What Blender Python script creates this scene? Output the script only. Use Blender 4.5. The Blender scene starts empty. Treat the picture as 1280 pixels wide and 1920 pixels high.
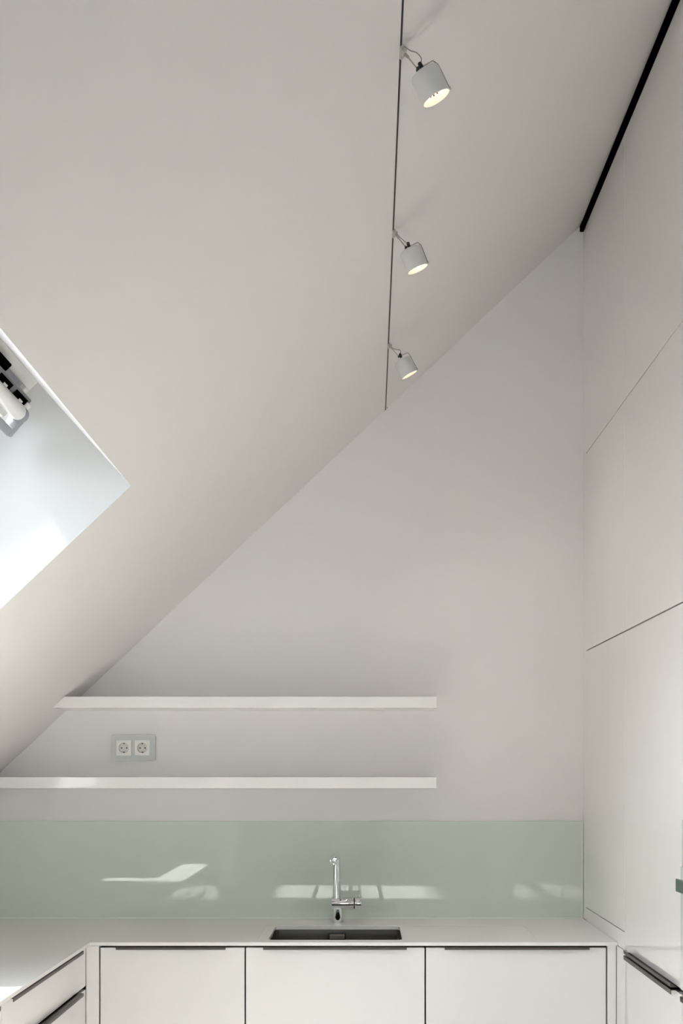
import bpy, bmesh, math
from mathutils import Vector, Matrix

S = bpy.context.scene
COL = S.collection
# ------------------------------------------------------------------ camera geometry
F, PX, PY = 2100.0, 677.0, 1433.0        # focal length and principal point, pixels of the 1280x1920 frame
ZC = 1.497                               # eye height
YB = 4.2                                 # back wall
RM = 0.943                               # roof: rise per metre of X
R0 = ZC + 1.2442                         # roof height at X = 0

def P(x, y, Y):                          # point at depth Y seen at photo position (x, y)
    return Vector(((x - PX) * Y / F, Y, ZC + (PY - y) * Y / F))
def roof(X): return R0 + RM * X

# ------------------------------------------------------------------ materials
def mat(name, col, rough=0.5, metal=0.0, spec=0.5, coat=0.0, bump=0.0, bscale=200, var=0.0, vscale=3.0, emit=None, estr=0, coat_rough=0.02, aniso=0):
    m = bpy.data.materials.new(name); m.use_nodes = True
    nt = m.node_tree; b = nt.nodes['Principled BSDF']
    b.inputs['Base Color'].default_value = (*col, 1)
    b.inputs['Roughness'].default_value = rough
    b.inputs['Metallic'].default_value = metal
    b.inputs['Specular IOR Level'].default_value = spec
    b.inputs['Coat Weight'].default_value = coat
    b.inputs['Coat Roughness'].default_value = coat_rough
    if aniso: b.inputs['Anisotropic'].default_value = aniso
    if emit:
        b.inputs['Emission Color'].default_value = (*emit, 1)
        b.inputs['Emission Strength'].default_value = estr
    tc = nt.nodes.new('ShaderNodeTexCoord')
    if var:
        n = nt.nodes.new('ShaderNodeTexNoise'); n.inputs['Scale'].default_value = vscale
        n.inputs['Detail'].default_value = 3
        r = nt.nodes.new('ShaderNodeMapRange')
        r.inputs['To Min'].default_value = 1 - var; r.inputs['To Max'].default_value = 1 + var
        x = nt.nodes.new('ShaderNodeMix'); x.data_type = 'RGBA'; x.blend_type = 'MULTIPLY'
        x.inputs['Factor'].default_value = 1
        x.inputs['A'].default_value = (*col, 1)
        nt.links.new(tc.outputs['Object'], n.inputs['Vector'])
        nt.links.new(n.outputs['Fac'], r.inputs['Value'])
        nt.links.new(r.outputs['Result'], x.inputs['B'])
        nt.links.new(x.outputs['Result'], b.inputs['Base Color'])
    if bump:
        n = nt.nodes.new('ShaderNodeTexNoise'); n.inputs['Scale'].default_value = bscale
        bp = nt.nodes.new('ShaderNodeBump'); bp.inputs['Strength'].default_value = bump
        bp.inputs['Distance'].default_value = 0.001
        nt.links.new(tc.outputs['Object'], n.inputs['Vector'])
        nt.links.new(n.outputs['Fac'], bp.inputs['Height'])
        nt.links.new(bp.outputs['Normal'], b.inputs['Normal'])
    return m

M = {}
M['plaster'] = mat('plaster', (0.732, 0.714, 0.706), 0.75, spec=0.3, bump=0.05, bscale=260, var=0.006)
M['reveal'] = mat('reveal_paint', (0.74, 0.745, 0.755), 0.6, spec=0.3)
M['lacquer'] = mat('white_high_gloss_lacquer', (0.79, 0.772, 0.760), 0.35, spec=0.35, coat=0.9, coat_rough=0.015)
M['side'] = mat('white_satin_panel', (0.78, 0.775, 0.755), 0.4)
M['carcass'] = mat('dark_carcass', (0.012, 0.012, 0.012), 0.6, spec=0.2)  # near-black colour stands in for the shade in the gaps between fronts
M['void'] = mat('dark_shadow_gap_felt', (0.003, 0.003, 0.003), 0.9, spec=0.0)  # painted darkness for the inside of gaps and slots
M['solid'] = mat('mineral_worktop', (0.77, 0.756, 0.742), 0.33, spec=0.45, var=0.004, vscale=40)
M['green'] = mat('back_painted_green_glass', (0.60, 0.66, 0.59), 0.5, spec=0.0, coat=0.85, coat_rough=0.0)
M['glassedge'] = mat('green_glass_edge', (0.30, 0.42, 0.36), 0.2)
M['seal'] = mat('white_sealant', (0.82, 0.82, 0.79), 0.45)
M['handle'] = mat('brushed_bronze_grey_metal', (0.115, 0.10, 0.092), 0.38, metal=1.0)
M['steel'] = mat('brushed_stainless_steel', (0.36, 0.345, 0.32), 0.25, metal=1.0, aniso=0.6, var=0.05, vscale=60)
M['black'] = mat('black_plastic', (0.008, 0.008, 0.008), 0.4)
M['chrome'] = mat('polished_chrome', (0.78, 0.79, 0.80), 0.05, metal=1.0)
M['frame'] = mat('grey_glass_frame', (0.47, 0.50, 0.485), 0.25, spec=0.5, coat=0.8)
M['socket'] = mat('white_socket_plastic', (0.74, 0.73, 0.68), 0.35)
M['socket_in'] = mat('socket_well_plastic', (0.60, 0.59, 0.55), 0.4)
M['lamp'] = mat('white_powder_coat', (0.56, 0.565, 0.56), 0.5)
M['lampin'] = mat('lamp_reflector_enamel', (0.88, 0.78, 0.70), 0.45)
M['bulb'] = mat('halogen_bulb', (1, .9, .75), 0.3, emit=(1, .88, .77), estr=11)
M['track'] = mat('track_white_metal', (0.68, 0.67, 0.64), 0.4)
M['nickel'] = mat('satin_nickel', (0.42, 0.39, 0.35), 0.35, metal=1.0)
M['slot'] = mat('track_slot_black', (0.01, 0.01, 0.01), 0.6)
M['wire'] = mat('clear_cable', (0.22, 0.20, 0.18), 0.35)
M['clamp'] = mat('clamp_grey', (0.45, 0.44, 0.41), 0.4, metal=0.3)
M['winwhite'] = mat('window_white_lacquer', (0.82, 0.80, 0.77), 0.3, coat=0.3)
M['windark'] = mat('window_dark_aluminium', (0.16, 0.165, 0.17), 0.35, metal=0.4)
M['wingrey'] = mat('window_grey_plastic', (0.27, 0.28, 0.30), 0.6, spec=0.25)
M['winlilac'] = mat('window_inner_lining', (0.42, 0.41, 0.46), 0.5)
M['hob'] = mat('black_ceramic_glass', (0.006, 0.006, 0.007), 0.05)
M['teal'] = mat('teal_grey_metal', (0.10, 0.15, 0.14), 0.3, metal=0.6)
M['ovenglass'] = mat('white_oven_glass', (0.62, 0.64, 0.63), 0.1, coat=1.0)
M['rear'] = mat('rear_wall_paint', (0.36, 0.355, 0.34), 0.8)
M['tripod'] = mat('tripod_dark_grey', (0.03, 0.03, 0.03), 0.5)
# oak-like floor with boards
def floor_mat():
    m = mat('pale_floorboards', (0.60, 0.55, 0.48), 0.4)
    nt = m.node_tree; b = nt.nodes['Principled BSDF']
    tc = nt.nodes.new('ShaderNodeTexCoord')
    br = nt.nodes.new('ShaderNodeTexBrick'); br.inputs['Scale'].default_value = 1.0
    br.inputs['Color1'].default_value = (0.57, 0.55, 0.525, 1); br.inputs['Color2'].default_value = (0.53, 0.51, 0.485, 1)
    br.inputs['Mortar'].default_value = (0.25, 0.22, 0.18, 1)
    br.inputs['Mortar Size'].default_value = 0.002
    br.inputs['Brick Width'].default_value = 1.8; br.inputs['Row Height'].default_value = 0.14
    nt.links.new(tc.outputs['Object'], br.inputs['Vector'])
    nt.links.new(br.outputs['Color'], b.inputs['Base Color'])
    return m
M['floor'] = floor_mat()
def glass_mat():
    m = bpy.data.materials.new('clear_pane'); m.use_nodes = True
    nt = m.node_tree; nt.nodes.clear()
    o = nt.nodes.new('ShaderNodeOutputMaterial'); mx = nt.nodes.new('ShaderNodeMixShader')
    t = nt.nodes.new('ShaderNodeBsdfTransparent'); t.inputs[0].default_value = (0.94, 0.96, 0.95, 1)
    g = nt.nodes.new('ShaderNodeBsdfGlossy'); g.inputs['Roughness'].default_value = 0.0
    fr = nt.nodes.new('ShaderNodeFresnel'); fr.inputs['IOR'].default_value = 1.45
    nt.links.new(fr.outputs[0], mx.inputs[0]); nt.links.new(t.outputs[0], mx.inputs[1])
    nt.links.new(g.outputs[0], mx.inputs[2]); nt.links.new(mx.outputs[0], o.inputs[0])
    return m
M['pane'] = glass_mat()

# ------------------------------------------------------------------ mesh builder
class MB:
    def __init__(s): s.bm = bmesh.new()
    def _add(s, vs, fs):
        v = [s.bm.verts.new(p) for p in vs]
        out = []
        for f in fs: out.append(s.bm.faces.new([v[i] for i in f]))
        return v, out
    def box(s, a, b, bev=0.0, seg=2):
        x0, x1 = sorted((a[0], b[0])); y0, y1 = sorted((a[1], b[1])); z0, z1 = sorted((a[2], b[2]))
        v, f = s._add([(x0,y0,z0),(x1,y0,z0),(x1,y1,z0),(x0,y1,z0),(x0,y0,z1),(x1,y0,z1),(x1,y1,z1),(x0,y1,z1)],
                      [(0,3,2,1),(4,5,6,7),(0,1,5,4),(1,2,6,5),(2,3,7,6),(3,0,4,7)])
        if bev:
            es = list({e for q in f for e in q.edges})
            bmesh.ops.bevel(s.bm, geom=es, offset=bev, segments=seg, profile=0.5, affect='EDGES')
        return s
    def prism(s, pts, vec, bev=0.0):       # polygon of 3-D points swept by vec
        vec = Vector(vec); n = len(pts)
        a = [Vector(p) for p in pts]
        v, f = s._add(a + [p + vec for p in a],
                      [tuple(range(n))[::-1], tuple(range(n, 2*n))] + [(i, (i+1) % n, n + (i+1) % n, n + i) for i in range(n)])
        if bev:
            es = list({e for q in f for e in q.edges})
            bmesh.ops.bevel(s.bm, geom=es, offset=bev, segments=2, profile=0.5, affect='EDGES')
        return s
    def frame_at(s, ax):
        ax = ax.normalized(); u = ax.orthogonal().normalized(); w = ax.cross(u)
        return u, w
    def lathe(s, p0, axis, prof, n=40, cap0=True, cap1=True):   # prof: list of (distance along axis, radius)
        p0 = Vector(p0); ax = Vector(axis).normalized(); u, w = s.frame_at(ax)
        rings = []
        for d, r in prof:
            rings.append([s.bm.verts.new(p0 + ax*d + (u*math.cos(2*math.pi*i/n) + w*math.sin(2*math.pi*i/n))*r) for i in range(n)])
        for a, b in zip(rings, rings[1:]):
            for i in range(n):
                s.bm.faces.new((a[i], a[(i+1) % n], b[(i+1) % n], b[i]))
        if cap0: s.bm.faces.new(rings[0][::-1])
        if cap1: s.bm.faces.new(rings[-1])
        return s
    def cyl(s, a, b, r, n=28, bev=0.0):
        a, b = Vector(a), Vector(b); L = (b-a).length
        pr = [(0, r), (L, r)] if not bev else [(0, r-bev), (bev*.3, r-bev*.3), (bev, r), (L-bev, r), (L-bev*.3, r-bev*.3), (L, r-bev)]
        return s.lathe(a, b-a, pr, n)
    def tube(s, pts, r, n=12, smooth=0):
        pts = [Vector(p) for p in pts]
        if smooth:                          # Catmull-Rom
            q = [pts[0]] + pts + [pts[-1]]; out = []
            for i in range(1, len(q)-2):
                for k in range(smooth):
                    t = k/smooth
                    p0, p1, p2, p3 = q[i-1], q[i], q[i+1], q[i+2]
                    out.append(0.5*((2*p1) + (p2-p0)*t + (2*p0-5*p1+4*p2-p3)*t*t + (3*p1-p0-3*p2+p3)*t**3))
            pts = out + [pts[-1]]
        rings = []; u = None
        for i, p in enumerate(pts):
            d = (pts[min(i+1, len(pts)-1)] - pts[max(i-1, 0)]).normalized()
            u = d.orthogonal().normalized() if u is None else (u - d*u.dot(d)).normalized()
            w = d.cross(u)
            rings.append([s.bm.verts.new(p + (u*math.cos(2*math.pi*k/n) + w*math.sin(2*math.pi*k/n))*r) for k in range(n)])
        for a, b in zip(rings, rings[1:]):
            for k in range(n): s.bm.faces.new((a[k], a[(k+1) % n], b[(k+1) % n], b[k]))
        s.bm.faces.new(rings[0][::-1]); s.bm.faces.new(rings[-1])
        return s
    def quad(s, *pts):
        s._add([Vector(p) for p in pts], [tuple(range(len(pts)))]); return s
    def sheet(s, outer, holes, z):          # flat area with holes
        es = []
        for loop in [outer] + holes:
            v = [s.bm.verts.new((x, y, z)) for x, y in loop]
            es += [s.bm.edges.new((v[i], v[(i+1) % len(v)])) for i in range(len(v))]
        bmesh.ops.triangle_fill(s.bm, use_beauty=True, use_dissolve=False, edges=es, normal=(0, 0, 1))
        return s
    def wall(s, loop, z0, z1):
        n = len(loop)
        for i in range(n):
            (x0, y0), (x1, y1) = loop[i], loop[(i+1) % n]
            s.quad((x0,y0,z0), (x1,y1,z0), (x1,y1,z1), (x0,y0,z1))
        return s

def wloc(o):
    v = Vector(o.location)
    while o.parent: o = o.parent; v += Vector(o.location)
    return v
def obj(name, mb, m, parent=None, smooth=False, recalc=True):
    bm = mb.bm
    bmesh.ops.remove_doubles(bm, verts=bm.verts, dist=1e-6)
    if recalc: bmesh.ops.recalc_face_normals(bm, faces=bm.faces)
    base = wloc(parent) if parent else Vector((0, 0, 0))
    cs = [v.co.copy() for v in bm.verts]
    lo = Vector([min(c[i] for c in cs) for i in range(3)]); hi = Vector([max(c[i] for c in cs) for i in range(3)])
    org = Vector(((lo.x+hi.x)/2, (lo.y+hi.y)/2, lo.z))
    for v in bm.verts: v.co -= org
    me = bpy.data.meshes.new(name); bm.to_mesh(me); bm.free()
    me.materials.append(m)
    if smooth:
        for p in me.polygons: p.use_smooth = True
        me.set_sharp_from_angle(angle=math.radians(35))
    o = bpy.data.objects.new(name, me); COL.objects.link(o)
    o.location = org - base
    if parent: o.parent = parent
    return o
def struct(name, mb, m, **k):
    o = obj(name, mb, m, **k)
    if not k.get('parent'): o['kind'] = 'structure'
    return o
def thing(name, label, cat, loc, group=None):
    o = bpy.data.objects.new(name, None); COL.objects.link(o); o.location = loc
    o.empty_display_size = 0.05
    o['label'] = label; o['category'] = cat
    if group: o['group'] = group
    return o
def tag(o, label, cat, group=None):
    o['label'] = label; o['category'] = cat
    if group: o['group'] = group
    return o

# ------------------------------------------------------------------ key positions
XT = 0.8308                      # plane of the tall fronts
XL = -1.56                       # knee wall
XR = 1.46                        # wall behind the tall units
YE = -0.25                       # end of the kitchen niche behind the camera
YR = -6.6                        # rear wall of the room
ZW = 0.92                        # worktop height
YWF = 3.628                      # worktop front edge
YF = 3.648                       # plane of the base fronts
XLW = -0.8785; XLF = -0.8965     # left run: worktop edge, fronts

# ------------------------------------------------------------------ room shell
struct('floor', MB().box((-1.9, YR-.2, -.1), (3.4, YB+.2, 0)), M['floor'])
struct('wall_back', MB().box((-1.9, YB, -.1), (1.7, YB+.15, 5.0)), M['plaster'])
struct('wall_left', MB().box((XL-.12, YR-.1, 0), (XL, YB+.05, roof(XL)+.05)), M['plaster'])
struct('wall_right', MB().box((XR, YE-.1, 0), (XR+.12, YB+.1, 5.0)).box((XT+.02, YE-.1, 0), (XR, YE, 4.3))
       .box((XT+.01, YE, 0), (XT+.12, 2.27, roof(XT)+.02)), M['plaster'])
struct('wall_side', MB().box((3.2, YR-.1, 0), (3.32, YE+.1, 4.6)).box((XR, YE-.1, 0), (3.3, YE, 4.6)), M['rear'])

# sloping ceiling with two roof-window shafts
H = Vector((-0.669, 0, 0.743))                # direction of the shafts, outwards
N = Vector((-0.6861, 0, 0.7275))              # outward normal of the roof
TS = Vector((-0.7275, 0, -0.6861))            # down the slope
XH = -0.578; SD = 0.40                        # upper edge of the shaft, shaft length
XLO = -1.44
sky_y = [(1.76, 2.812), (-5.7, -4.3)]
XEND = 0.815
mb = MB()
ys = [YR-.1, -5.7, -4.3, 1.76, 2.812, YB+.05]
XH2 = 0.10                                    # the rear opening reaches further up the roof
xs = [XL-.05, XLO, XH, XH2, XEND]
def rp(X, Y, d=0.0): return Vector((X, Y, roof(X))) + H*d
for i in range(4):
    for j in range(5):
        hole = (i == 1 and j in (1, 3)) or (i == 2 and j == 1)
        x0, x1, y0, y1 = xs[i], xs[i+1], ys[j], ys[j+1]
        if not hole:
            mb.quad(rp(x0,y0), rp(x0,y1), rp(x1,y1), rp(x1,y0))
            mb.quad(rp(x0,y0,SD), rp(x1,y0,SD), rp(x1,y1,SD), rp(x0,y1,SD))
mb.quad(rp(xs[0],ys[0]), rp(xs[0],ys[-1]), rp(xs[0],ys[-1],SD), rp(xs[0],ys[0],SD))
# soft rounded end of the plaster at the shadow gap above the tall units
rr = 0.03; C0 = Vector((XEND, 0, roof(XEND))) + N*rr
UP = -TS
prof = [C0 - N*rr*math.cos(a) + UP*rr*math.sin(a) for a in [math.radians(t) for t in range(0, 91, 5)]] + [C0 + UP*rr + N*.03]
for a, b in zip(prof, prof[1:]):
    mb.quad((a.x, YE, a.z), (a.x, YB+.05, a.z), (b.x, YB+.05, b.z), (b.x, YE, b.z))
struct('ceiling', mb, M['plaster'], smooth=True, recalc=False)
zTop0 = ZC + (PY-437)*YB/F + .004
# added near-black lining, paints the shade of the cavity above the tall units
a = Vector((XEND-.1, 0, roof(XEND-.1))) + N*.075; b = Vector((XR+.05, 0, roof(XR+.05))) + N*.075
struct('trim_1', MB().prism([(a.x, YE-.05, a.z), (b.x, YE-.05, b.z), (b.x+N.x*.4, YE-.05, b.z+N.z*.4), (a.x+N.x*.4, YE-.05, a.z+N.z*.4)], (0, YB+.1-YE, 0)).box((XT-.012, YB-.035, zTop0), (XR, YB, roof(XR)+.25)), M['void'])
# high flat ceiling over the room behind the kitchen
struct('ceiling_rear', MB().prism([(XEND-.03, YR-.1, roof(XEND-.03)), (XR, YR-.1, roof(XR)), (3.3, YR-.1, roof(XR)), (3.3, YR-.1, roof(XR)+.1), (XEND-.03, YR-.1, roof(XR)+.1)], (0, YE+.02-YR+.1, 0)), M['plaster'])
# shaft linings
for k, (y0, y1) in enumerate(sky_y):
    m2 = MB(); XU = XH2 if k else XH
    m2.quad(rp(XU,y0), rp(XU,y1), rp(XU,y1,SD), rp(XU,y0,SD))
    m2.quad(rp(XLO,y0), rp(XLO,y1), rp(XLO,y1,SD), rp(XLO,y0,SD))
    m2.quad(rp(XLO,y0), rp(XU,y0), rp(XU,y0,SD), rp(XLO,y0,SD))
    m2.quad(rp(XLO,y1), rp(XU,y1), rp(XU,y1,SD), rp(XLO,y1,SD))
    o = struct('trim_%d' % (k+2), m2, M['reveal'], recalc=False)

# rear wall with a wide unseen window, added for fill light
WX0, WX1, WZ0, WZ1 = -1.2, 2.8, 1.30, 2.1
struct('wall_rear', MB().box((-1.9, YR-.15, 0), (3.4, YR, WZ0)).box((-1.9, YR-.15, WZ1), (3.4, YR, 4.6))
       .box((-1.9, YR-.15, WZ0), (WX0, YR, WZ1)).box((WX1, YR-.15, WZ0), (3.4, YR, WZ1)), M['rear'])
w3 = bpy.data.objects.new('window_3', None); COL.objects.link(w3); w3.location = ((WX0+WX1)/2, YR-.07, WZ0); w3['kind'] = 'structure'
mb = MB()
for x in (WX0+.03, (WX0*2+WX1)/3, (WX0+WX1*2)/3, WX1-.03): mb.box((x-.03, YR-.1, WZ0), (x+.03, YR-.04, WZ1))
mb.box((WX0, YR-.1, WZ0), (WX1, YR-.04, WZ0+.06)).box((WX0, YR-.1, WZ1-.06), (WX1, YR-.04, WZ1))
obj('window_frame', mb, M['winwhite'], w3)
obj('pane', MB().box((WX0, YR-.075, WZ0), (WX1, YR-.07, WZ1)), M['pane'], w3)

def rear_door(name, x0, x1, z1):
    d = bpy.data.objects.new(name, None); COL.objects.link(d); d.location = ((x0+x1)/2, YR+.02, 0); d['kind'] = 'structure'
    obj('door_leaf', MB().box((x0+.05, YR+.001, .01), (x1-.05, YR+.03, z1-.05), .002), M['lacquer'], d)
    fr = MB().box((x0, YR+.001, 0), (x0+.048, YR+.045, z1), .002).box((x1-.048, YR+.001, 0), (x1, YR+.045, z1), .002).box((x0+.048, YR+.001, z1-.048), (x1-.048, YR+.045, z1), .002)
    obj('door_frame', fr, M['side'], d)
    obj('handle', MB().cyl((x0+.09, YR+.03, 1.05), (x0+.09, YR+.075, 1.05), .009, 16).cyl((x0+.085, YR+.07, 1.05), (x0+.20, YR+.07, 1.05), .008, 16), M['nickel'], d)
rear_door('door_1', .36, 1.42, 1.30)
rear_door('door_2', -1.52, -1.10, 1.30)

# ------------------------------------------------------------------ roof windows
F0 = Vector((-0.817, 0, ZC + 0.952))          # head corner of the window frame
SO = 0.0
def q(s, d, Y):                               # s: down the slope, d: into the room from the frame face
    v = F0 + TS*(s+SO) - N*d; return Vector((v.x, Y, v.z))
def slab(mb, s0, s1, d0, d1, Y0, Y1, bev=0.0):
    mb.prism([q(s0,d0,Y0), q(s1,d0,Y0), q(s1,d1,Y0), q(s0,d1,Y0)], (0, Y1-Y0, 0), bev); return mb
SL0 = (XH - XLO)*1.3745                         # length of the opening down the slope
for k, (y0, y1) in enumerate(sky_y):
    SO = -(XH2-XH)*1.3745 if k else 0.0; SL = SL0 - SO
    w = bpy.data.objects.new('window_%d' % (k+1), None); COL.objects.link(w)
    w.location = q(SL, 0, (y0+y1)/2); w['kind'] = 'structure'
    mb = MB(); A, B = y0+.001, y1-.001
    slab(mb, -.03, .022, -.05, 0, A, B, .002); slab(mb, SL-.05, SL-.01, -.05, 0, A, B, .002)
    slab(mb, .022, SL-.05, -.05, 0, B-.028, B, .002); slab(mb, .022, SL-.05, -.05, 0, A, A+.028, .002)
    obj('window_frame', mb, M['winwhite'], w)
    mb = MB()
    slab(mb, .022, .05, -.045, -.012, A+.028, B-.028); slab(mb, SL-.09, SL-.05, -.045, -.012, A+.028, B-.028)
    slab(mb, .05, SL-.09, -.045, -.012, B-.036, B-.028); slab(mb, .05, SL-.09, -.045, -.012, A+.028, A+.06)
    obj('window_lining', mb, M['winlilac'], w)
    obj('pane', slab(MB(), .03, SL-.06, -.04, -.034, A+.03, B-.03), M['pane'], w)
    if k == 0:
        Y0, Y1 = y0+.04, 2.775
        rail = obj('top_rail', slab(slab(MB(), .034, .058, .006, .040, Y0, Y1, .004), .058, .078, .004, .018, Y0, Y1-.01, .002), M['windark'], w)
        mb = MB()
        for i in range(9):
            yc = Y1 - .055 - i*.115
            slab(mb, .0415, .066, .024, .0425, yc-.050, yc+.034, .001)
        obj('vent_slots', mb, M['void'], rail)
        mb = MB()
        for i in range(9):
            yc = Y1 - .055 - i*.115
            slab(mb, .052, .059, .040, .0445, yc-.012, yc+.012, .001)
        obj('vent_clips', mb, M['winwhite'], rail)
        obj('gasket', slab(MB(), .012, .034, .002, .020, Y0, 2.61, .003), M['void'], rail)
        obj('rail_end', slab(MB(), .044, .068, .012, .044, Y1-.02, Y1+.012, .002), M['winwhite'], rail)
        mb = MB()
        mb.cyl(q(.078, .050, Y0), q(.078, .050, Y1-.035), .021, 36, .004)
        flap = obj('vent_flap_tube', mb, M['winwhite'], w, smooth=True)
        mb = MB()
        mb.cyl(q(.078, .050, Y1-.034), q(.078, .050, Y1-.006), .0205, 36, .006)
        mb.prism([q(.072, .066, Y1-.03), q(.088, .068, Y1-.03), q(.134, .074, Y1-.03), q(.140, .060, Y1-.03), q(.118, .044, Y1-.03), q(.084, .032, Y1-.03)], (0, .022, 0), .003)
        obj('end_bracket', mb, M['wingrey'], flap, smooth=True)
        obj('handle', slab(MB(), .116, .138, .050, .074, Y0+.02, Y1-.03, .004), M['wingrey'], flap)
        obj('inner_ledge', slab(MB(), .094, .112, .036, .052, Y0, Y1-.07, .002), M['winwhite'], flap)

# ------------------------------------------------------------------ splashback and worktop
def rounded(x0, y0, x1, y1, r, n=6):
    pts = []
    for cx, cy, a0 in ((x1-r, y1-r, 0), (x0+r, y1-r, 90), (x0+r, y0+r, 180), (x1-r, y0+r, 270)):
        for i in range(n+1):
            a = math.radians(a0 + 90*i/n); pts.append((cx + r*math.cos(a), cy + r*math.sin(a)))
    return pts
SX0, SX1, SY0, SY1 = -.306, .136, 3.686, 3.986
sink_loop = rounded(SX0, SY0, SX1, SY1, .018)
drain_loop = rounded(-.34, 3.655, .579, 4.012, .022)
YLE = 1.45                                     # end of the left run
TH = .011
mb = MB()
outer = [(XL+.002, YLE), (XLW, YLE), (XLW, YWF), (XT-.0015, YWF), (XT-.0015, YB-.002), (XL+.002, YB-.002)]
ST = .0009
mb.sheet(outer, [drain_loop], ZW); mb.wall(drain_loop, ZW-ST, ZW)
mb.sheet(drain_loop, [sink_loop], ZW-ST); mb.wall(sink_loop, ZW-TH, ZW-ST)
mb.sheet(outer, [sink_loop], ZW-TH); mb.wall(outer, ZW-TH, ZW)
top = obj('worktop', mb, M['solid'])
tag(top, 'thin white seamless worktop running under the green glass and down the left side', 'worktop')

sp = thing('splashback', 'pale green glass splashback along the wall behind the tap', 'splashback', (-.3, YB-.004, ZW+.003))
zb0, zb1 = ZW+.003, ZC - (1539.5-PY)/500
obj('glass_panel', MB().box((XL+.002, YB-.006, zb0), (XT-.006, YB-.0005, zb1), .0006), M['green'], sp)
obj('sealant', MB().box((XL+.002, YB-.0085, ZW+.0002), (XT-.0015, YB-.0005, zb0)).box((XT-.006, YB-.008, zb0), (XT-.0015, YB-.0005, zb1)), M['seal'], sp)

# ------------------------------------------------------------------ sink
sk = thing('kitchen_sink', 'undermounted stainless steel sink bowl set in the white worktop', 'sink', ((SX0+SX1)/2, (SY0+SY1)/2, ZW-.19))
mb = MB()
lp = [rounded(SX0-.002, SY0-.002, SX1+.002, SY1+.002, .02), rounded(SX0-.002, SY0-.002, SX1+.002, SY1+.002, .02),
      rounded(SX0+.012, SY0+.012, SX1-.012, SY1-.012, .03), rounded(SX0+.03, SY0+.03, SX1-.03, SY1-.03, .03)]
zz = [ZW-TH-.0003, ZW-.155, ZW-.178, ZW-.182]
rings = [[mb.bm.verts.new((x, y, z)) for x, y in l] for l, z in zip(lp, zz)]
for a_, b_ in zip(rings, rings[1:]):
    n = len(a_)
    for i in range(n): mb.bm.faces.new((a_[i], a_[(i+1) % n], b_[(i+1) % n], b_[i]))
mb.bm.faces.new(rings[-1])
obj('bowl', mb, M['steel'], sk, smooth=True)
mb = MB(); mb.lathe(((SX0+SX1)/2, 3.84, ZW-.1818), (0, 0, 1), [(0, .042), (.002, .042), (.003, .038), (.001, .03)], 32)
obj('drain', mb, M['chrome'], sk, smooth=True)
ovx0, ovx1, ovz0, ovz1 = -.117, -.055, ZC-.6250, ZC-.6010
yw = SY1 + .002
ov = obj('overflow_plate', MB().box((ovx0, yw-.003, ovz0), (ovx1, yw-.0003, ovz1), .0008), M['black'], sk)
obj('overflow_cover', MB().box((ovx0+.004, yw-.005, ovz0+.003), (ovx1-.004, yw-.003, ovz1-.004), .0008), M['nickel'], ov)

# ------------------------------------------------------------------ tap
TXc, TYc = -.0857, 4.085
tp = thing('mixer_tap', 'tall chrome mixer tap with right-angled spout behind the sink', 'tap', (TXc, TYc, ZW))
obj('base', MB().lathe((TXc, TYc, ZW), (0, 0, 1), [(0, .0205), (.006, .0205), (.0065, .0188), (.060, .0188)], 40), M['chrome'], tp, smooth=True)
zB = ZC - (1693.5-PY)*TYc/F
obj('valve_body', MB().cyl((P(621.8,0,TYc).x, TYc, zB), (P(663,0,TYc).x, TYc, zB), .0225, 48, .001), M['chrome'], tp, smooth=True)
obj('ring', MB().cyl((P(663,0,TYc).x, TYc, zB), (P(665,0,TYc).x, TYc, zB), .0205, 48), M['black'], tp, smooth=True)
cap = obj('lever_cap', MB().cyl((P(665,0,TYc).x, TYc, zB), (P(677,0,TYc).x, TYc, zB), .0225, 48, .0015), M['chrome'], tp, smooth=True)
obj('lever', MB().cyl((P(673,0,TYc).x, TYc+.002, zB+.018), (P(673,0,TYc).x, TYc+.03, zB+.046), .0042, 16, .001), M['chrome'], cap, smooth=True)
xr = P(630.6, 0, TYc).x
zt = ZC - (1603.5-PY)*TYc/F
obj('riser', MB().cyl((xr, TYc, zB+.012), (xr, TYc, zt-.002), .0133, 36), M['chrome'], tp, smooth=True)
e = Vector((xr, TYc, zt)); tip = P(625.6, 1612.5, 3.86)
d = (tip - e).normalized()
spt = obj('spout', MB().cyl(e - d*.013, tip, .0142, 40, .0012), M['chrome'], tp, smooth=True)
obj('aerator', MB().cyl(tip - d*.028 + Vector((0, 0, -.010)), tip - d*.028 + Vector((0, 0, -.0185)), .0105, 24, .001), M['chrome'], spt, smooth=True)

# ------------------------------------------------------------------ shelves
def shelf(px_right, dz_top, dz_bot, label):
    Yf = YB*.954
    x1 = (818-PX)*Yf/F
    zt_, zb_ = ZC+dz_top, ZC+dz_bot
    xa, xb = (zt_-R0)/RM + .001, (zb_-R0)/RM + .001
    xa, xb = max(xa, XL+.005), max(xb, XL+.005)
    o = obj('wall_shelf', MB().prism([(xa, Yf, zt_), (xb, Yf, zb_), (x1, Yf, zb_), (x1, Yf, zt_)], (0, YB-.0005-Yf, 0), .0008), M['lacquer'])
    return tag(o, label, 'shelf', 'white wall shelves')
shelf(0, (PY-1306.2)*.954/500, (PY-1327)*.954/500, 'upper glossy white wall shelf, cut at an angle to the sloping ceiling above the socket')
shelf(0, (PY-1457.3)*.954/500, (PY-1478)*.954/500, 'lower glossy white wall shelf just above the green glass splashback')

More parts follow.
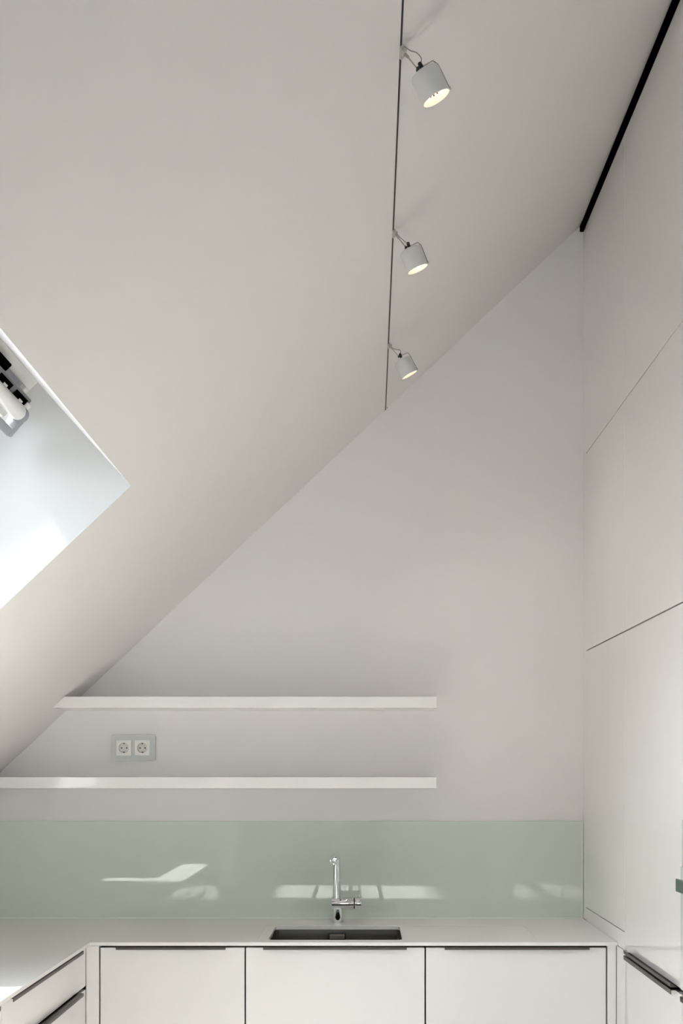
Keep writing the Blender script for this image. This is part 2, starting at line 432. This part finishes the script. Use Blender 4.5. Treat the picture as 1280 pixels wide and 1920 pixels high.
# ------------------------------------------------------------------ double socket
zs = ZC + (PY-1402.4)/500
sc = thing('double_wall_socket', 'double wall socket in a grey glass frame between the two shelves', 'socket', (P(250.7,0,YB).x, YB, zs-.0485))
fx0, fx1 = P(209.4,0,YB).x, P(292,0,YB).x
def rect_xz(x0, z0, x1, z1, r): return [(x, z) for x, z in rounded(x0, z0, x1, z1, r, 5)]
def plate(mb, loop, y0, y1, holes=()):
    n = len(loop)
    for yy in (y0, y1):
        es = []
        for lo in [loop] + list(holes):
            v = [mb.bm.verts.new((x, yy, z)) for x, z in lo]
            es += [mb.bm.edges.new((v[i], v[(i+1) % len(v)])) for i in range(len(v))]
        bmesh.ops.triangle_fill(mb.bm, use_beauty=True, edges=es, normal=(0, 1, 0))
    for lo in [loop] + list(holes):
        for i in range(len(lo)):
            (a0, c0), (a1, c1) = lo[i], lo[(i+1) % len(lo)]
            mb.quad((a0, y0, c0), (a1, y0, c1), (a1, y1, c1), (a0, y1, c0))
    return mb
cxs = [P(233.05,0,YB).x, P(267.4,0,YB).x]; hw = .0290
holes = [rect_xz(c-hw, zs-hw, c+hw, zs+hw, .001) for c in cxs]
obj('frame', plate(MB(), rect_xz(fx0, zs-.0485, fx1, zs+.0485, .008), YB-.009, YB-.0005, holes), M['frame'], sc)
def circ(cx, cz, r, n=40): return [(cx + r*math.cos(2*math.pi*i/n), cz + r*math.sin(2*math.pi*i/n)) for i in range(n)]
for c in cxs:
    cc = c + .0032
    cc = c
    ins = obj('socket_insert', plate(MB(), rect_xz(c-hw+.0006, zs-hw+.0006, c+hw-.0006, zs+hw-.0006, .001), YB-.0105, YB-.002, [circ(cc, zs, .0195)]), M['socket'], sc)
    obj('socket_well', MB().lathe((cc, YB-.0100, zs), (0, 1, 0), [(0, .0195), (.0002, .0185), (.0075, .0180)], 40, cap0=False), M['socket_in'], ins, smooth=True)
    for s_ in (-1, 1):
        obj('pin_hole', MB().cyl((cc+s_*.0095, YB-.0032, zs), (cc+s_*.0095, YB-.0024, zs), .0029, 16), M['black'], ins)
        obj('earth_clip', MB().box((cc-.0025, YB-.0102, zs+s_*.0165-.0016), (cc+.0025, YB-.003, zs+s_*.0165+.0022), .0004), M['black'], ins)
        obj('side_guide', MB().box((cc+s_*.0178-.0015, YB-.0102, zs-.002), (cc+s_*.0178+.0015, YB-.003, zs+.002), .0003), M['socket'], ins)
    obj('centre_screw', MB().cyl((cc, YB-.0045, zs), (cc, YB-.0025, zs), .0022, 16), M['socket'], ins)

# ------------------------------------------------------------------ base cabinets, back run
def grip(axis, a0, a1, face, sign, z_top, lip, out=.018, th=.0022, up=False, parent=None):
    """Edge grip: a flange over the edge of the front and a lip. axis 'x' or 'y'; face: plane of the front; sign: outward direction."""
    mb = MB()
    def bx(u0, u1, z0, z1):
        if axis == 'x': mb.box((a0, u0, z0), (a1, u1, z1), .0005, 1)
        else: mb.box((u0, a0, z0), (u1, a1, z1), .0005, 1)
    if not up:
        bx(face - sign*.010, face + sign*out, z_top-th, z_top)
        bx(face + sign*(out-th), face + sign*out, z_top-lip, z_top-th+.0001)
    else:
        bx(face - sign*.010, face + sign*out, z_top-lip, z_top-lip+th)
        bx(face + sign*(out-th), face + sign*out, z_top-lip+th-.0001, z_top)
    return obj('handle', mb, M['handle'], parent)

DT = .019
def base_unit(x0, x1, hx0, hx1, label):
    t = thing('base_cabinet', label, 'cabinet', ((x0+x1)/2, YF+.28, 0), 'base cabinets under the worktop by the sink')
    g = .0024
    mb = MB()
    # hollow carcass: sides, floor, back (open at the top under the worktop)
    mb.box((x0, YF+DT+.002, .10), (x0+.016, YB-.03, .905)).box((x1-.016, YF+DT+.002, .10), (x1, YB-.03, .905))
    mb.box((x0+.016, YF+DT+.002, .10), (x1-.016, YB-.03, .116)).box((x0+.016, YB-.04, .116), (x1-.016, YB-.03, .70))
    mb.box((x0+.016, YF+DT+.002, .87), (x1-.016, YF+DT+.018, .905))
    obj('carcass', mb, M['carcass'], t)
    dr = obj('door', MB().box((x0+g, YF, .105), (x1-g, YF+DT, .8994), .0009), M['lacquer'], t)
    grip('x', hx0, hx1, YF, -1, .9045, .0092, parent=dr)
    return t
X0, X1, X2, X3 = -.8515, -.3778, .2084, .7990
base_unit(X0, X1, -.7955, -.4395, 'glossy white handleless base cabinet left of the sink cabinet')
base_unit(X1, X2, -.318, .1477, 'wide glossy white base cabinet directly under the sink')
base_unit(X2, X3, .270, .740, 'glossy white base cabinet right of the sink, next to the tall units')
t = obj('filler_panel', MB().box((XLF+.0004, YF, .001), (X0-.0026, YF+DT, .905), .0008), M['lacquer'])
tag(t, 'narrow white filler panel in the left corner beside the base cabinets', 'panel')
t = obj('filler_panel', MB().box((X3+.0026, YF-.001, .001), (XT-.0012, YF+DT, .9075), .0008), M['side'])
tag(t, 'narrow white filler panel between the right base cabinet and tall units', 'panel')
t = obj('plinth', MB().box((XLF+.003, YF+.05, 0), (XT-.003, YF+.066, .0995)), M['side']); tag(t, 'white plinth board under the base cabinets of the back run', 'plinth')

# ------------------------------------------------------------------ left run
def left_unit(y0, y1, hy0, hy1, label):
    t = thing('drawer_cabinet', label, 'cabinet', ((XL+XLF)/2, (y0+y1)/2, 0), 'drawer cabinets along the left side')
    g = .0012
    mb = MB()
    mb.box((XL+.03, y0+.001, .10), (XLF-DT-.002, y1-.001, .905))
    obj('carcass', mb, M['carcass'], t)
    for z0, z1, zh in ((.7760, .8994, .9055), (.50, .7645, .7715), (.105, .49, .497)):
        dr = obj('drawer', MB().box((XLF-DT, y0+g, z0), (XLF, y1-g, z1), .0009), M['lacquer'], t)
        grip('y', hy0, hy1, XLF, 1, zh, .0105, out=.0175, parent=dr)
    return t
left_unit(2.795, 3.6465, 2.835, 3.551, 'glossy white drawer cabinet in the left run, nearest the corner')
left_unit(1.955, 2.795, 2.02, 2.735, 'glossy white drawer cabinet in the left run, cut off by the photo edge')
t = obj('end_panel', MB().box((XL+.03, YLE+.01, 0), (XLF, 1.95, .905), .001), M['lacquer']); tag(t, 'white end unit closing the left worktop run', 'cabinet')
t = obj('plinth', MB().box((XLF-.066, 1.96, 0), (XLF-.05, 3.6, .10)), M['side']); tag(t, 'white plinth board under the left run of drawers', 'plinth')
hb = obj('hob', MB().box((-1.43, 1.96, ZW+.0003), (-1.03, 2.70, ZW+.005), .0015), M['hob'])
tag(hb, 'black glass hob on the left worktop, mirrored in the green splashback', 'hob')

# ------------------------------------------------------------------ tall units on the right
def Zat(y, Y): return ZC + (PY-y)*Y/F
zA = Zat(858.7, YB); zBm = Zat(1223.4, YB); zCm = ZC - .5295; zTop = Zat(437, YB)
c1, c2, c3, c4 = 4.1466, 3.5350, 2.9050, 2.285
def front(mbname, y0, y1, z0, z1, parent, m='lacquer', g=.0009):
    return obj(mbname, MB().box((XT, y0+g, z0), (XT+DT, y1-g, z1), .0007), M[m], parent)
def tall(y0, y1, label):
    t = thing('tall_cabinet', label, 'cabinet', ((XT+XR)/2, (y0+y1)/2, 0), 'tall glossy cabinets along the right wall')
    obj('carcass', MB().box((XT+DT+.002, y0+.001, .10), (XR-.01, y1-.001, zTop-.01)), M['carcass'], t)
    return t
GA, GB = .0018, .0021
t = tall(c2, c1, 'tall white cabinet column beside the back wall, standing over the worktop end')
front('door', c2, c1, zA+GA, zTop, t); front('door', c2, c1, zBm+GB, zA-GA, t)
front('door', c2, c1, zCm+.0015, zBm-GB, t); front('lower_panel', c2, YF-.001, .105, .9080, t); 
front('corner_panel', c2, c1, .9105, zCm-.0015, t)
t = tall(c3, c2, 'tall white cabinet column with two dark edge grips at worktop height')
front('door', c3, c2, zA+GA, zTop, t); front('door', c3, c2, zBm+GB, zA-GA, t)
dr = front('door', c3, c2, .9135, zBm-GB, t); grip('y', 2.948, 3.478, XT, -1, .9190, .0095, out=.0172, up=True, parent=dr)
dr = front('drawer', c3, c2, .105, .8985, t); grip('y', 2.948, 3.478, XT, -1, .9040, .0130, out=.0172, parent=dr)
t = tall(c4, c3, 'tall white cabinet column at the right photo edge holding the oven')
zo1 = ZC - (1541-PY)*c3/F; zo0 = .9135
front('door', c4, c3, zA+GA, zTop, t); front('door', c4, c3, zBm+GB, zA-GA, t); front('door', c4, c3, zo1+.004, zBm-GB, t)
dr = front('drawer', c4, c3, .105, .8985, t); grip('y', 2.33, 2.862, XT, -1, .9040, .0130, out=.0172, parent=dr)
ovn = thing('built_in_oven', 'pale glass built-in oven with a teal-grey handle bar, at the right photo edge', 'oven', (XT+.2, (c3+c4)/2, zo0))
zp = ZC - (1620-PY)*c3/F
obj('control_panel', MB().box((XT-.0015, c4+.004, zp+.002), (XT+.018, c3-.004, zo1-.001), .0012), M['ovenglass'], ovn)
obj('dark_gap', MB().box((XT+.008, c4+.004, zp-.006), (XT+.018, c3-.004, zp+.002)), M['black'], ovn)
od = obj('oven_door', MB().box((XT-.0045, c4+.004, zo0+.001), (XT+.018, c3-.004, zp-.006), .0012), M['ovenglass'], ovn)
hz1, hz0 = Zat(1647.2, 2.845), Zat(1671.2, 2.845)
mb = MB().box((XT-.033, 2.345, hz0), (XT-.026, 2.845, hz1), .001)
mb.box((XT-.027, 2.36, hz0+.008), (XT-.004, 2.375, hz1-.008)).box((XT-.027, 2.80, hz0+.008), (XT-.004, 2.815, hz1-.008))
obj('handle', mb, M['teal'], od)
t = obj('filler_panel', MB().box((XT+.0004, c1+.0009, ZW+.001), (XT+DT, YB-.0006, zTop), .0004), M['lacquer'])
tag(t, 'slim white filler strip between the tall units and the back wall', 'panel')
t = obj('plinth', MB().box((XT+.05, c4, 0), (XT+.066, YF, .10)), M['side']); tag(t, 'white plinth board under the tall units', 'plinth')

# ------------------------------------------------------------------ track and spotlights
def tr(Y): return .0894 + (.0695-.0894)*(YB-Y)/(YB-1.919)
def on_track(Y, off=0.0, lat=0.0):
    X = tr(Y); v = Vector((X, Y, roof(X))) - N*off + UP*lat; return v
YT0, YT1 = .6, YB-.004
def track_bar(mb, lat0, lat1, o0, o1):
    a = [on_track(YT0, o0, lat0), on_track(YT0, o0, lat1), on_track(YT0, o1, lat1), on_track(YT0, o1, lat0)]
    b = [on_track(YT1, o0, lat0), on_track(YT1, o0, lat1), on_track(YT1, o1, lat1), on_track(YT1, o1, lat0)]
    mb._add(a+b, [(0,3,2,1), (4,5,6,7), (0,1,5,4), (1,2,6,5), (2,3,7,6), (3,0,4,7)]); return mb
tk = thing('lighting_track', 'slim lighting track with a dark slot on the sloping ceiling', 'track', on_track(YT1))
mb = MB(); track_bar(mb, -.0041, -.0025, 0.0002, .0026); track_bar(mb, .0025, .0041, 0.0002, .0026); track_bar(mb, -.0025, .0025, .0001, .0008)
obj('channel', mb, M['track'], tk)
obj('conductor_slot', track_bar(MB(), -.0024, .0024, .0009, .0028), M['slot'], tk)
obj('end_screw', MB().cyl(on_track(YT1-.008, .0045, .009), on_track(YT1-.008, -.001, .009), .0018, 12), M['nickel'], tk)

def spot(px, label):
    Ym = px['Y']
    m0 = on_track(Ym, .0045)
    t = thing('spotlight', label, 'lamp', m0, 'spotlights on the ceiling track')
    # clamp on the track
    mb = MB(); L = .017
    def cp(y, o, l): return on_track(Ym + y, o, l)
    def cbox(y0, y1, o0, o1, l0, l1):
        v = [cp(y, o, l) for y in (y0, y1) for o, l in ((o0,l0),(o0,l1),(o1,l1),(o1,l0))]
        mb._add(v, [(0,3,2,1), (4,5,6,7), (0,1,5,4), (1,2,6,5), (2,3,7,6), (3,0,4,7)])
    cbox(-L, L, .0029, .0075, -.0035, .0045)
    cbox(-.011, .004, .0075, .012, -.002, .004)
    clamp = obj('clamp', mb, M['clamp'], t)
    mb = MB(); mb.cyl(cp(-.006, .008, .003), cp(-.006, .011, .007), .0028, 14); mb.cyl(cp(.009, .007, .002), cp(.009, .010, .005), .0025, 14)
    obj('clamp_screw', mb, M['nickel'], clamp)
    # head
    a = Vector(px['a']).normalized()
    Yh = Ym + px.get('dy', 0)
    B_ = P(*px['B'], Yh); Lh = .0505; R = .0275
    T_ = B_ - a*Lh
    mb = MB(); mb.lathe(T_, a, [(0.0, R-.004), (.0012, R-.0012), (.004, R), (Lh, R), (Lh, R-.0014), (.012, R-.0014)], 56, cap1=False)
    mb.lathe(T_, a, [(.012, R-.0014), (.012, .001)], 56, cap0=False, cap1=True)
    head = obj('lamp_head', mb, M['lamp'], t, smooth=True)
    mb = MB(); mb.lathe(T_, a, [(Lh-.0006, R-.0016), (.032, R-.003), (.022, .012), (.018, .006)], 56, cap0=False, cap1=False)
    obj('reflector', mb, M['lampin'], head, smooth=True, recalc=False)
    mb = MB(); mb.lathe(T_, a, [(.015, .0045), (.024, .0048), (.030, .0035), (.032, .001)], 20)
    obj('bulb', mb, M['bulb'], head, smooth=True)
    # dark baffle ring part way inside
    mb = MB()
    u, w = mb.frame_at(a)
    for i in range(8):
        an = 2*math.pi*i/8
        dd = u*math.cos(an) + w*math.sin(an)
        mb.cyl(T_ + a*.026 + dd*.0085, T_ + a*(Lh-.0085) + dd*.0095, .0013, 8)
    obj('baffle', mb, M['black'], head)
    # arm, yoke, knob, cable
    r = Vector((-a.z, 0, a.x)).normalized()      # towards the upper right
    front_ = a.cross(r)
    ae = P(*px['arm'], Yh); kn = P(*px['knob'], Yh)
    yc = P(*px['yoke'], Yh)
    s0 = cp(-.002, .011, .002)
    rsp = s0 + (ae - s0)*.28
    obj('arm_sleeve', MB().cyl(s0, rsp, .0026, 16), M['nickel'], t, smooth=True)
    obj('arm', MB().cyl(rsp, ae, .0013, 12), M['nickel'], t, smooth=True)
    side = T_ + a*(Lh*.9) + r*(R+.0022)
    side2 = T_ + a*.004 + r*(R+.002)
    mid = yc*.5 + side2*.5 + (yc-ae).normalized()*.0012
    mb = MB(); mb.tube([ae, ae + (yc-ae)*.9, yc, mid, side2, side], .0012, 10, smooth=5)
    mb.cyl(side - r*.0025, side + r*.0016, .003, 14)
    obj('yoke', mb, M['nickel'], t, smooth=True)
    mb = MB(); mb.cyl(kn - (kn-T_).normalized()*.010, kn + (kn-T_).normalized()*.003, .0040, 20, .0008)
    mb.cyl(ae - front_*.004, ae + front_*.004, .0032, 14)
    obj('knob', mb, M['black'], t, smooth=True)
    pts = [cp(.002, .014, .004)] + [P(x, y, Yh) for x, y in px['cable']] + [kn]
    obj('cable', MB().tube(pts, .0009, 8, smooth=6), M['wire'], t, smooth=True)
    ld = bpy.data.lights.new('lamp_light', 'SPOT'); ld.energy = 2.8; ld.color = (1, .93, .85)
    ld.shadow_soft_size = .006; ld.spot_size = math.radians(112); ld.spot_blend = 1.0
    lo = bpy.data.objects.new('lamp_light', ld); COL.objects.link(lo); lo.parent = t
    lo.location = (T_ + a*.044) - wloc(t)
    lo.rotation_euler = a.to_track_quat('-Z', 'Y').to_euler()
    return t
def Ytrack(x, y): return 2612.8 / (PY - RM*(x-PX) - y)
spot(dict(Y=Ytrack(751.5, 92), a=(.467, .13, -.88), B=(818.2, 184.5), arm=(783, 129.8), knob=(787.4, 121), yoke=(811, 114),
          cable=[(757, 87.6), (769, 95), (781, 99), (789, 108), (789.5, 114)]), 'nearest and largest white spotlight, uppermost on the ceiling track')
spot(dict(Y=Ytrack(738, 433), a=(.385, .12, -.91), B=(782.8, 505.2), arm=(760.8, 464.4), knob=(765, 457), yoke=(782.5, 454.6),
          cable=[(740, 431), (745, 440), (752.5, 447.5), (758.8, 453)]), 'middle white spotlight of the three on the ceiling track')
spot(dict(Y=Ytrack(727.5, 646), a=(.47, .12, -.87), B=(767.6, 703), arm=(747.5, 668.5), knob=(750, 665), yoke=(763.8, 661.5),
          cable=[(730.6, 646.9), (737.5, 653.8), (743.8, 655.6), (749, 656), (750.6, 659.5)]), 'smallest looking white spotlight, lowest on the track near the back wall')

# ------------------------------------------------------------------ tripod behind the lens, seen only mirrored in the splashback
tpd = thing('camera_tripod', 'dark camera tripod standing in the room, mirrored in the green glass', 'tripod', (-.03, -.14, 0))
ap = Vector((-.03, -.14, ZC-.26))
for fx, fy in ((-.58, .0), (.27, -.02), (-.12, -.62)):
    obj('leg', MB().cyl(ap, (fx, fy, .012), .014, 16, .003), M['tripod'], tpd, smooth=True)
obj('column', MB().cyl(ap - Vector((0, 0, .12)), ap + Vector((0, 0, .12)), .016, 20), M['tripod'], tpd, smooth=True)
obj('head', MB().box((-.07, -.20, ZC-.14), (.01, -.09, ZC-.085), .006), M['tripod'], tpd)

# ------------------------------------------------------------------ light
wd = bpy.data.worlds.new('sky'); S.world = wd; wd.use_nodes = True
nt = wd.node_tree; bg = nt.nodes['Background']
bg.inputs['Color'].default_value = (0.87, 0.93, 0.99, 1); 
tcw = nt.nodes.new('ShaderNodeTexCoord'); sp_ = nt.nodes.new('ShaderNodeSeparateXYZ'); mr = nt.nodes.new('ShaderNodeMapRange')
mr.inputs['From Min'].default_value = 0.05; mr.inputs['From Max'].default_value = 0.45     # bright hazy horizon, calmer zenith
mr.inputs['To Min'].default_value = 9.0; mr.inputs['To Max'].default_value = 4.1
nt.links.new(tcw.outputs['Generated'], sp_.inputs[0]); nt.links.new(sp_.outputs['Z'], mr.inputs['Value'])
nt.links.new(mr.outputs['Result'], bg.inputs['Strength'])

sun = bpy.data.lights.new('sun', 'SUN'); sun.energy = 33.0; sun.angle = math.radians(6); sun.color = (1, .962, .935)
so = bpy.data.objects.new('sun', sun); COL.objects.link(so); so.location = (-4, 2, 8)
so.rotation_euler = Vector((.34, 0.08, -1)).to_track_quat('-Z', 'Y').to_euler()
def portal(name, center, nrm, sx, sy, up):
    l = bpy.data.lights.new(name, 'AREA'); l.shape = 'RECTANGLE'; l.size = sx; l.size_y = sy
    l.cycles.is_portal = True
    o = bpy.data.objects.new(name, l); COL.objects.link(o); o.location = center
    z = -Vector(nrm).normalized(); x = Vector(up).normalized(); y = z.cross(x)
    o.rotation_euler = Matrix((x, y, z)).transposed().to_euler()
for k, (y0, y1) in enumerate(sky_y):
    SO = -(XH2-XH)*1.3745 if k else 0.0; SL = SL0 - SO
    c = q(SL/2, -.06, (y0+y1)/2)
    portal('sky_portal', c, -N, SL*1.05, (y1-y0)*1.05, TS)
portal('window_portal', ((WX0+WX1)/2, YR-.12, (WZ0+WZ1)/2), (0, 1, 0), WX1-WX0, WZ1-WZ0, (1, 0, 0))

# ------------------------------------------------------------------ camera
cd = bpy.data.cameras.new('camera'); cam = bpy.data.objects.new('camera', cd); COL.objects.link(cam)
cd.sensor_fit = 'VERTICAL'; cd.sensor_height = 36.0; cd.lens = F/1920*36.0
cd.shift_x = -(PX-640)/1920; cd.shift_y = (PY-960)/1920
cam.location = (0, 0, ZC); cam.rotation_euler = (math.radians(90), 0, 0)
cd.clip_start = 0.02
S.camera = cam

S.view_settings.view_transform = 'Standard'; S.view_settings.look = 'None'
S.view_settings.gamma = 1.0; S.view_settings.use_curve_mapping = False
S.view_settings.exposure = 1.05
cy = S.cycles
cy.max_bounces = 14; cy.diffuse_bounces = 10; cy.glossy_bounces = 5; cy.transparent_max_bounces = 8
cy.sample_clamp_indirect = 6.0; cy.caustics_reflective = False; cy.caustics_refractive = False
cy.use_denoising = True
